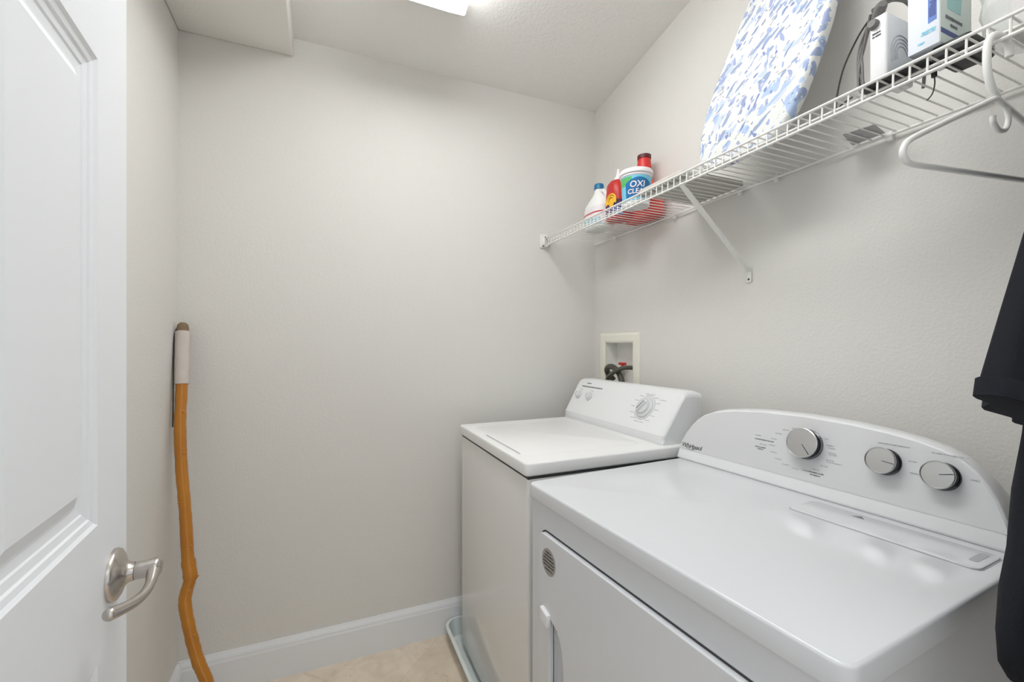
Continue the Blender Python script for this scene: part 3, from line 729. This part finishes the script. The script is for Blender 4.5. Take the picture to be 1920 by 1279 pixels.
# ------------------------------------------------------------------ red squeeze bottle with white nozzle
rb = thing('stain_remover_bottle', 'red squeeze bottle with a white nozzle, right of the bleach jug', 'bottle', (1.115, 1.492, ZS))
bm = NB(); loft(bm, [ell(0.040, 0.046, 0.0), ell(0.044, 0.050, 0.005), ell(0.045, 0.051, 0.06), ell(0.045, 0.048, 0.11), ell(0.043, 0.041, 0.145), ell(0.034, 0.034, 0.160, p=2.2), ell(0.018, 0.018, 0.167, p=2)])
obj('bottle_body', bm, M['red'], rb, smooth=True)
bm = NB(); lathe(bm, [(0.0165, 0.165), (0.0165, 0.176), (0.011, 0.182), (0.0075, 0.196), (0.0045, 0.214), (0.0, 0.2145)], 20); obj('nozzle', bm, M['label_w'], rb, smooth=True)
wrap_label('label', rb, M['label_p'], 0.012, 0.075, 110, 260, 0.045, 0.0508)
wrap_label('label_blue', rb, M['navy'], 0.012, 0.062, 196, 262, 0.045, 0.0508, push=0.0010)
bm = NB()
for k in range(2):
    R_ = 0.030-0.009*k
    tube(bm, [Vector((-0.0475, -0.016+R_*math.cos(a), 0.068+R_*1.0*math.sin(a))) for a in [math.radians(-20+220*j/20) for j in range(21)]], 0.0038, 8)
obj('label_swirl', bm, M['label_y'], rb, smooth=True)
bm = NB(); lathe(bm, [(0.018, 0), (0.0, 0.0006)], 24, frame_m((-0.0462, -0.016, 0.066), (0, -1, 0), (0, 0, 1))); obj('label_disc', bm, M['label_y'], rb)

# ------------------------------------------------------------------ tub of stain remover powder
tb = thing('powder_tub', 'white round powder tub with a turquoise and green label reading OXI CLEAN', 'tub', (1.065, 1.318, ZS))
TR0, TR1, TH = 0.0475, 0.0555, 0.126
bm = NB(); lathe(bm, [(TR0-0.006, 0.004), (TR0-0.004, 0.0), (TR0, 0.0), (TR0+0.001, 0.008), (TR1-0.001, TH-0.022), (TR1+0.002, TH-0.021), (TR1+0.002, TH-0.0165)], 48); obj('tub_body', bm, M['label_w'], tb, smooth=True)
bm = NB(); lathe(bm, [(TR1+0.003, TH-0.014), (TR1+0.0055, TH-0.012), (TR1+0.0055, TH-0.001), (TR1+0.003, TH+0.003), (TR1-0.004, TH+0.003), (TR1-0.006, TH-0.002), (0.0, TH-0.002)], 48); obj('lid', bm, M['label_w'], tb, smooth=True)
def tr(z): return TR0+0.001+(TR1-TR0-0.002)*(z-0.008)/(TH-0.03)
def tub_patch(name, m, z0, z1, a0, a1, push, fn=None):
    bm = NB(); n = 24; K = 6; r = []
    for j in range(K+1):
        z = z0+(z1-z0)*j/K; row = []
        for k in range(n+1):
            t = k/n; zz = z + (fn(t)*(j/K) if fn else 0)
            a = math.radians(a0+(a1-a0)*t); row.append(((tr(zz)+push)*math.cos(a), (tr(zz)+push)*math.sin(a), zz))
        r.append(row)
    loft(bm, r, cap=False, closed=False); return obj(name, bm, m, tb, smooth=True)
# the side seen from the room is centred on angle 228 (between -x and -y)
tub_patch('label', M['label_lb'], 0.012, 0.102, 130, 330, 0.0004)
tub_patch('label_green', M['label_g'], 0.068, 0.099, 142, 215, 0.0007)
tub_patch('label_blue', M['label_b'], 0.022, 0.076, 188, 300, 0.0010, lambda t: 0.018*math.sin(PI*t))
def tub_text(s, size, ac, zb, push, off_):
    def bend(co):
        th = math.radians(ac) + co.x/(tr(zb)+push); z = zb+co.y
        r_ = tr(z)+push+co.z
        return Vector((r_*math.cos(th), r_*math.sin(th), z))
    return text_mesh(s, size, None, depth=0.0002, bend=bend, align='CENTER', offset=off_, shear=0.1)
link('lettering_outline', tub_text('OXI', 0.031, 236, 0.059, 0.0013, 0.0018), M['navy'], tb)
link('lettering', tub_text('OXI', 0.031, 236, 0.059, 0.0020, 0.0004), M['label_w'], tb)
link('lettering_outline', tub_text('CLEAN', 0.024, 238, 0.036, 0.0013, 0.0016), M['navy'], tb)
link('lettering', tub_text('CLEAN', 0.024, 238, 0.036, 0.0020, 0.0004), M['label_w'], tb)

# ------------------------------------------------------------------ red detergent jug behind the tub
rj = thing('detergent_bottle', 'large red bottle with a tall red dark rimmed cap standing behind the powder tub', 'bottle', (1.203, 1.437, ZS))
bm = NB(); loft(bm, [ell(0.038, 0.094, 0.0), ell(0.042, 0.100, 0.006), ell(0.042, 0.092, 0.09), ell(0.038, 0.070, 0.12), ell(0.030, 0.038, 0.150, p=2.2), ell(0.024, 0.028, 0.185, p=2)])
obj('bottle_body', bm, M['redbase'], rj, smooth=True)
bm = NB(); lathe(bm, [(0.031, 0.183), (0.0305, 0.195), (0.0255, 0.245), (0.0245, 0.250)], 32); obj('cap', bm, M['redcap'], rj, smooth=True)
bm = NB(); lathe(bm, [(0.0275, 0.247), (0.0275, 0.262), (0.024, 0.264), (0.0, 0.264)], 32); obj('cap_rim', bm, M['maroon'], rj, smooth=True)

# ------------------------------------------------------------------ flat grey board lying on the shelf
bm = NB(); prism(bm, rrect(0.262, 0.208, 0.012, 4, 1.116, 1.108), lambda x, y: (x, y, ZS), lambda x, y: (x, y, ZS+0.016))
tag(obj('flat_grey_board', bm, M['board_grey'], bevel=0.004), 'thin flat grey board lying on the wire shelf between the tub and the ironing board', 'board')

# ------------------------------------------------------------------ ironing board leaning on the wall
LEAN = math.atan(0.235)
ib = thing('ironing_board', 'narrow ironing board in a white cover with blue flowers, leaning on the wall', 'ironing board', (1.050, 0.84, ZS+0.0095))
ib.rotation_euler = (0, LEAN, 0)
# outline (y, s)
IBO = [(-0.045, 0.004), (0.09, 0.0), (0.145, 0.010), (0.172, 0.036), (0.184, 0.075), (0.190, 0.14), (0.180, 0.23), (0.152, 0.34), (0.122, 0.43), (0.092, 0.52), (0.062, 0.61), (0.030, 0.68), (-0.01, 0.725),
       (-0.06, 0.738), (-0.105, 0.725), (-0.140, 0.69), (-0.158, 0.61), (-0.170, 0.50), (-0.174, 0.40), (-0.170, 0.31), (-0.160, 0.24), (-0.144, 0.17), (-0.128, 0.11), (-0.110, 0.062), (-0.084, 0.024)]
IBO2 = [(v.y, v.z) for v in smooth_path([(0, y, z) for y, z in IBO+IBO[:1]], 4)[:-1]]
def ibp(k, x):   # shrink towards the middle line
    return [(x, -0.005+(y+0.005)*(1-k/0.18), 0.37+(z-0.37)*(1-k/0.37)) for y, z in IBO2]
bm = NB(); loft(bm, [ibp(0.010, 0.0), ibp(0.003, 0.003), ibp(0.0, 0.010), ibp(0.0, 0.024), ibp(0.004, 0.031), ibp(0.020, 0.033)])
obj('fabric_cover', bm, M['floral'], ib, smooth=True)
bm = NB(); loft(bm, [ibp(0.022, 0.0325), ibp(0.022, 0.037)]); obj('metal_deck', bm, M['silver'], ib)

# ------------------------------------------------------------------ slim white device with coiled cable
dv = thing('white_device', 'slim upright white plastic device with a dark plug on top, on the wire shelf', 'device', (1.0, 0.509, ZS+0.0075))
bm = NB(); box(bm, 0.0, 0.095, -0.015, 0.015, 0.0, 0.128); obj('casing', bm, M['plastic'], dv, bevel=0.005, seg=3)
bm = NB()
for k in range(4):
    R_ = 0.018+0.007*k
    tube(bm, [Vector((0.052+R_*math.cos(a), -0.0152, 0.052+R_*math.sin(a))) for a in [math.radians(10+200*j/24) for j in range(25)]], 0.0009, 5)
obj('embossed_arcs', bm, M['ink_light'], dv)
bm = NB(); tube(bm, [(0.006, 0.006, 0.112), (-0.006, 0.006, 0.113), (-0.010, 0.006, 0.113)], [0.010, 0.009, 0.007], 14); obj('plug', bm, M['cable'], dv, smooth=True)
bm = NB(); tube(bm, [(0.018, 0.010, 0.136), (0.0, -0.006, 0.142), (-0.004, -0.010, 0.143)], [0.010, 0.010, 0.007], 14); obj('upper_plug', bm, M['cable'], dv, smooth=True)
dashes('printed_marks', dv, lambda u, v, n: (0.0-n-0.0002, -u, v), [(-0.002, 0.094, 0.014), (-0.002, 0.088, 0.014)], M['ink_dark'], 0.0045, 8)
def cable(name, pts, r, label, m, n=12):
    bm = NB(); tube(bm, smooth_path(pts, n), r, 8); return tag(obj(name, bm, m, smooth=True), label, 'cable')
cable('black_cable', [(1.012, 0.522, 1.925), (1.02, 0.552, 1.905), (1.03, 0.585, 1.865), (1.035, 0.602, 1.82), (1.035, 0.606, 1.7765), (1.02, 0.585, 1.7765), (1.01, 0.56, 1.7765)], 0.0018, 'thin black cable arching down to the shelf left of the grey coil', M['cable_b'])
# coil: a bundle of grey loops
bm = NB(); rnd = random.Random(11)
for k in range(6):
    j = lambda s: rnd.uniform(-s, s)
    P = [(1.015+j(.004), 0.527+j(.004), 1.925+j(.004)), (1.03+j(.004), 0.552+j(.006), 1.885+j(.004)), (1.035+j(.004), 0.560+j(.007), 1.84+j(.004)), (1.035+j(.004), 0.553+j(.006), 1.795+j(.003)), (1.035, 0.538+j(.003), 1.7775+j(.0005))]
    tube(bm, smooth_path(P, 8), 0.0025, 8)
for k in range(4):
    j = lambda s: rnd.uniform(-s, s)
    P = [(1.015+j(.003), 0.524, 1.93+j(.004)), (1.06+j(.004), 0.512+j(.004), 1.965+j(.005)), (1.11+j(.004), 0.502+j(.004), 1.955+j(.005)), (1.118+j(.003), 0.492+j(.004), 1.90+j(.004)), (1.115, 0.488+j(.003), 1.83), (1.11, 0.486, 1.779)]
    tube(bm, smooth_path(P, 8), 0.0028, 8)
tag(obj('grey_cable_coil', bm, M['cable'], smooth=True), 'bundle of looped grey cable hanging round the white device', 'cable')

# black adapter lying under the boxes, small lead hanging through the wires
bm = NB(); prism(bm, rrect(0.060, 0.105, 0.012, 5, 1.024, 0.487), lambda x, y: (x, y, ZS-0.0010), lambda x, y: (x, y, ZS+0.0062))
tag(obj('black_pad', bm, M['black'], bevel=0.002, seg=2), 'flat black pad lying on the wires under the white device', 'pad')
bm = NB(); prism(bm, rrect(0.09, 0.055, 0.008, 5, 1.052, 0.404), lambda x, y: (x, y, ZS-0.001), lambda x, y: (x, y, ZS+0.022))
tag(obj('black_adapter', bm, M['black'], bevel=0.003), 'black power adapter lying under the blue and white carton', 'adapter')
hl = thing('hanging_lead', 'short thin black lead with a plug hanging down through the shelf wires', 'cable', (1.030, 0.4350, 1.745))
bm = NB(); tube(bm, smooth_path([(0, 0, 0.012), (0.002, 0, -0.004), (0.003, 0.004, -0.020), (-0.001, 0.010, -0.030)], 6), 0.0011, 8); obj('lead', bm, M['cable_b'], hl, smooth=True)
bm = NB(); tube(bm, [(0, 0, 0.030), (0, 0, 0.008)], 0.0042, 12); obj('plug', bm, M['black'], hl, smooth=True)

# ------------------------------------------------------------------ blue and white carton
ct = thing('carton', 'tall white carton with blue print standing on the shelf beside the white device', 'box', (0.998, 0.414, ZS+0.0225))
bm = NB(); box(bm, 0, 0.11, 0.0, 0.046, 0, 0.22); obj('carton_body', bm, M['carton'], ct, bevel=0.001, seg=2)
bm = NB(); prism(bm, [(0.001, 0.001), (0.109, 0.001), (0.109, 0.219), (0.001, 0.219)], lambda x, z: (x, -0.0006, z), lambda x, z: (x, 0.0001, z)); obj('green_side', bm, M['carton_green'], ct)
bm = NB(); prism(bm, [(0.003, 0.018), (0.107, 0.018), (0.107, 0.027), (0.003, 0.027)], lambda x, z: (x, -0.0009, z), lambda x, z: (x, -0.0004, z)); obj('printed_stripe', bm, M['navy'], ct)
dashes('printed_text', ct, lambda u, v, n: (u, -0.0008-n, v), [(0.046, 0.050, 0.056), (0.046, 0.038, 0.024)], M['ink'], 0.0065, 9)
bm = NB(); prism(bm, [(0.025, 0.066), (0.070, 0.066), (0.078, 0.120), (0.020, 0.120)], lambda x, z: (x, -0.0009, z), lambda x, z: (x, -0.0004, z)); obj('printed_picture', bm, M['teal'], ct)
bm = NB(); prism(bm, [(0.004, 0.044), (0.016, 0.042), (0.016, 0.20), (0.004, 0.20)], lambda y, z: (-0.0006, y, z), lambda y, z: (0.0001, y, z)); obj('printed_panel', bm, M['blue_print'], ct)
bm = NB(); prism(bm, [(0.0055, 0.052), (0.0145, 0.052), (0.0145, 0.068), (0.011, 0.074), (0.0145, 0.08), (0.0055, 0.08)], lambda y, z: (-0.0010, y, z), lambda y, z: (-0.0005, y, z)); obj('printed_figure', bm, M['navy'], ct)
dashes('printed_lines', ct, lambda u, v, n: (-0.0002-n, 0.046-u, v), [(0.030, 0.026, 0.020), (0.030, 0.030, 0.018), (0.020, 0.012, 0.010)], M['label_lb'], 0.004, 10)

# ------------------------------------------------------------------ clear plastic bag with contents
bgm = NB()
rings = []; rnd = random.Random(5)
for k in range(13):
    t = k/12; z = ZS+0.0005+0.15*t; w_ = 0.066*(0.75+0.45*math.sin(PI*(0.15+0.75*t))) ; d_ = 0.060*(0.7+0.5*math.sin(PI*(0.15+0.7*t)))
    rings.append([(1.085+w_*math.cos(a)*(1+rnd.uniform(-.07, .07)), 0.318+d_*math.sin(a)*(1+rnd.uniform(-.07, .07)), z+(0 if k == 0 else rnd.uniform(-.003, .003))) for a in [2*PI*j/22 for j in range(22)]])
loft(bgm, rings)
tag(obj('clear_plastic_bag', bgm, M['bag'], smooth=True), 'crumpled clear plastic bag on the shelf right of the carton', 'bag')
bm = NB(); prism(bm, rrect(0.07, 0.06, 0.006, 4, 1.085, 0.318), lambda x, y: (x, y, ZS+0.003), lambda x, y: (x, y, ZS+0.095))
tag(obj('packet', bm, mat('pale_packet', srgb(226, 232, 230), 0.5, vary=(18, srgb(236, 206, 206))), bevel=0.004), 'pale packet inside the clear plastic bag', 'packet')

# paper tag lying flat on the wires
bm = NB(); prism(bm, [(1.160, 0.664), (1.246, 0.690), (1.244, 0.618), (1.172, 0.604)], lambda x, y: (x, y, ZS-0.0012), lambda x, y: (x, y, ZS+0.0002))
tag(obj('paper_tag', bm, M['tag']), 'small grey printed tag lying flat at the back of the wire shelf', 'tag')

# ------------------------------------------------------------------ hangers
def make_hanger(name, label, x, y, rz, group=None):
    h = thing(name, label, 'hanger', (x, y, ZD-0.0315), rz, group)
    # local x to the wall, z up; the lower rail of the shelf passes through the hook's bend at the origin
    R_ = 0.0045
    P = [(0.030, 0, -0.018), (0.029, 0, -0.006), (0.022, 0, 0.006), (0.008, 0, 0.0105), (-0.008, 0, 0.009), (-0.019, 0, -0.004), (-0.022, 0, -0.026), (-0.020, 0, -0.052), (-0.010, 0, -0.075), (0.002, 0, -0.087)]
    bm = NB(); tube(bm, smooth_path(P, 6), R_+0.0008, 14); obj('hook', bm, M['hanger'], h, smooth=True)
    bm = NB()
    L_ = [(0.0, 0, -0.088), (-0.06, 0, -0.116), (-0.13, 0, -0.149), (-0.176, 0, -0.171), (-0.194, 0, -0.183), (-0.200, 0, -0.197), (-0.194, 0, -0.208), (-0.178, 0, -0.212)]
    Rr = [(-a, b, c) for a, b, c in reversed(L_)]
    top_ = [(0, 0, -0.088)]
    path = smooth_path(L_, 5) + smooth_path(Rr, 5)
    tube(bm, path, R_, 12)
    obj('arms', bm, M['hanger'], h, smooth=True)
    bm = NB(); P = [(0.004, 0, -0.090), (0.022, 0, -0.100), (0.028, 0, -0.118), (0.020, 0, -0.136), (0.004, 0, -0.138), (-0.007, 0, -0.128), (-0.008, 0, -0.118)]
    tube(bm, smooth_path(P, 6), R_*0.85, 12); obj('strap_hook', bm, M['hanger'], h, smooth=True)
    return h
make_hanger('clothes_hanger', 'empty white plastic hanger hooked over the front rail of the wire shelf', 0.975, 0.335, -math.radians(8.4))
make_hanger('clothes_hanger', 'white hanger inside the black shirt', 0.975, 0.236, 0)

# ------------------------------------------------------------------ black shirt
SHY = 0.236
bm = NB()
NS = 56
def body_ring(z, xl, xr, d, ph):
    out = []
    cx, hw = (xl+xr)/2, (xr-xl)/2
    for k in range(NS):
        a = 2*PI*k/NS; c_, s_ = math.cos(a), math.sin(a)
        x = cx + hw*math.copysign(abs(c_)**0.85, c_)
        fold = 0.010*math.sin(x*42 + ph) * min(1, max(0, (1.6-z)/0.3)) * abs(s_)
        y = SHY + d*math.copysign(abs(s_)**0.8, s_) + fold*(1 if s_ > 0 else 0.8)
        out.append((x, min(y, 0.289), z))
    return out
BR = [(1.655, 0.900, 1.050, 0.026), (1.625, 0.875, 1.075, 0.030), (1.590, 0.810, 1.160, 0.016), (1.555, 0.765, 1.20, 0.009), (1.515, 0.780, 1.205, 0.010), (1.47, 0.81, 1.21, 0.024), (1.42, 0.825, 1.215, 0.030), (1.34, 0.825, 1.222, 0.030),
      (1.25, 0.815, 1.225, 0.030), (1.15, 0.792, 1.228, 0.030), (1.08, 0.762, 1.232, 0.030), (1.01, 0.748, 1.235, 0.030), (0.965, 0.725, 1.238, 0.030), (0.92, 0.718, 1.238, 0.030), (0.885, 0.722, 1.238, 0.029), (0.868, 0.735, 1.235, 0.026), (0.860, 0.755, 1.232, 0.022)]
rings = [body_ring(z, xl, xr, d, 0.6*i) for i, (z, xl, xr, d) in enumerate(BR)]
loft(bm, rings)
tsh = thing('black_shirt', 'black short sleeved cotton shirt hanging at the right edge beside the dryer', 'shirt', (0.96, SHY, 0.86))
def shift(bm_, o): 
    for v in bm_.verts: v.co -= Vector(o)
    return bm_
so = (0.96, SHY, 0.86)
obj('shirt_body', shift(bm, so), M['shirt'], tsh, smooth=True)
def sleeve(sx, name='sleeve'):
    bm = NB(); rings = []
    c0, c1 = Vector((0.928, 1.496)), Vector((0.777, 1.182))
    ax = (c1-c0).normalized(); pr_ = Vector((-ax.y, ax.x))      # in (x,z)
    K = 14
    hem = []
    for i in range(K+1):
        t = i/K; c = c0.lerp(c1, t); hw = 0.066 + 0.012*t
        tilt = 0.0
        row = []
        for k in range(36):
            a = 2*PI*k/36; cc, ss = math.cos(a), math.sin(a)
            u = hw*cc
            p = c + pr_*u
            z = p.y + 0.12*u*t
            fold = 0.007*math.sin(u*95+t*2.0)*t
            y = SHY + 0.004 + (0.020+0.010*t)*math.copysign(abs(ss)**0.8, ss) + fold
            x = p.x
            if sx > 0: x = min(1.93-x-0.005, 1.252) if t > 0.0 else min(1.93-x, 1.252)
            row.append((x, y, z))
        rings.append(row)
    loft(bm, rings)
    return shift(bm, so), rings
bm, rg_ = sleeve(-1); s_o = obj('sleeve', bm, M['shirt'], tsh, smooth=True)
# hem band of the visible sleeve, a little proud
bm = NB(); 
def grow(row, f, dx=Vector((0, 0, 0))):
    c = sum((Vector(p) for p in row), Vector())/len(row); return [tuple(c + (Vector(p)-c)*f + dx) for p in row]
last, prev = rg_[-1], rg_[-2]
step = (Vector(last[0])-Vector(prev[0]))
loft(bm, [grow(last, 1.03, step*-0.75), grow(last, 1.045, step*-0.72), grow(last, 1.045, step*0.22), grow(last, 1.0, step*0.25)])
obj('sleeve_hem', shift(bm, so), M['shirt'], tsh, smooth=True)
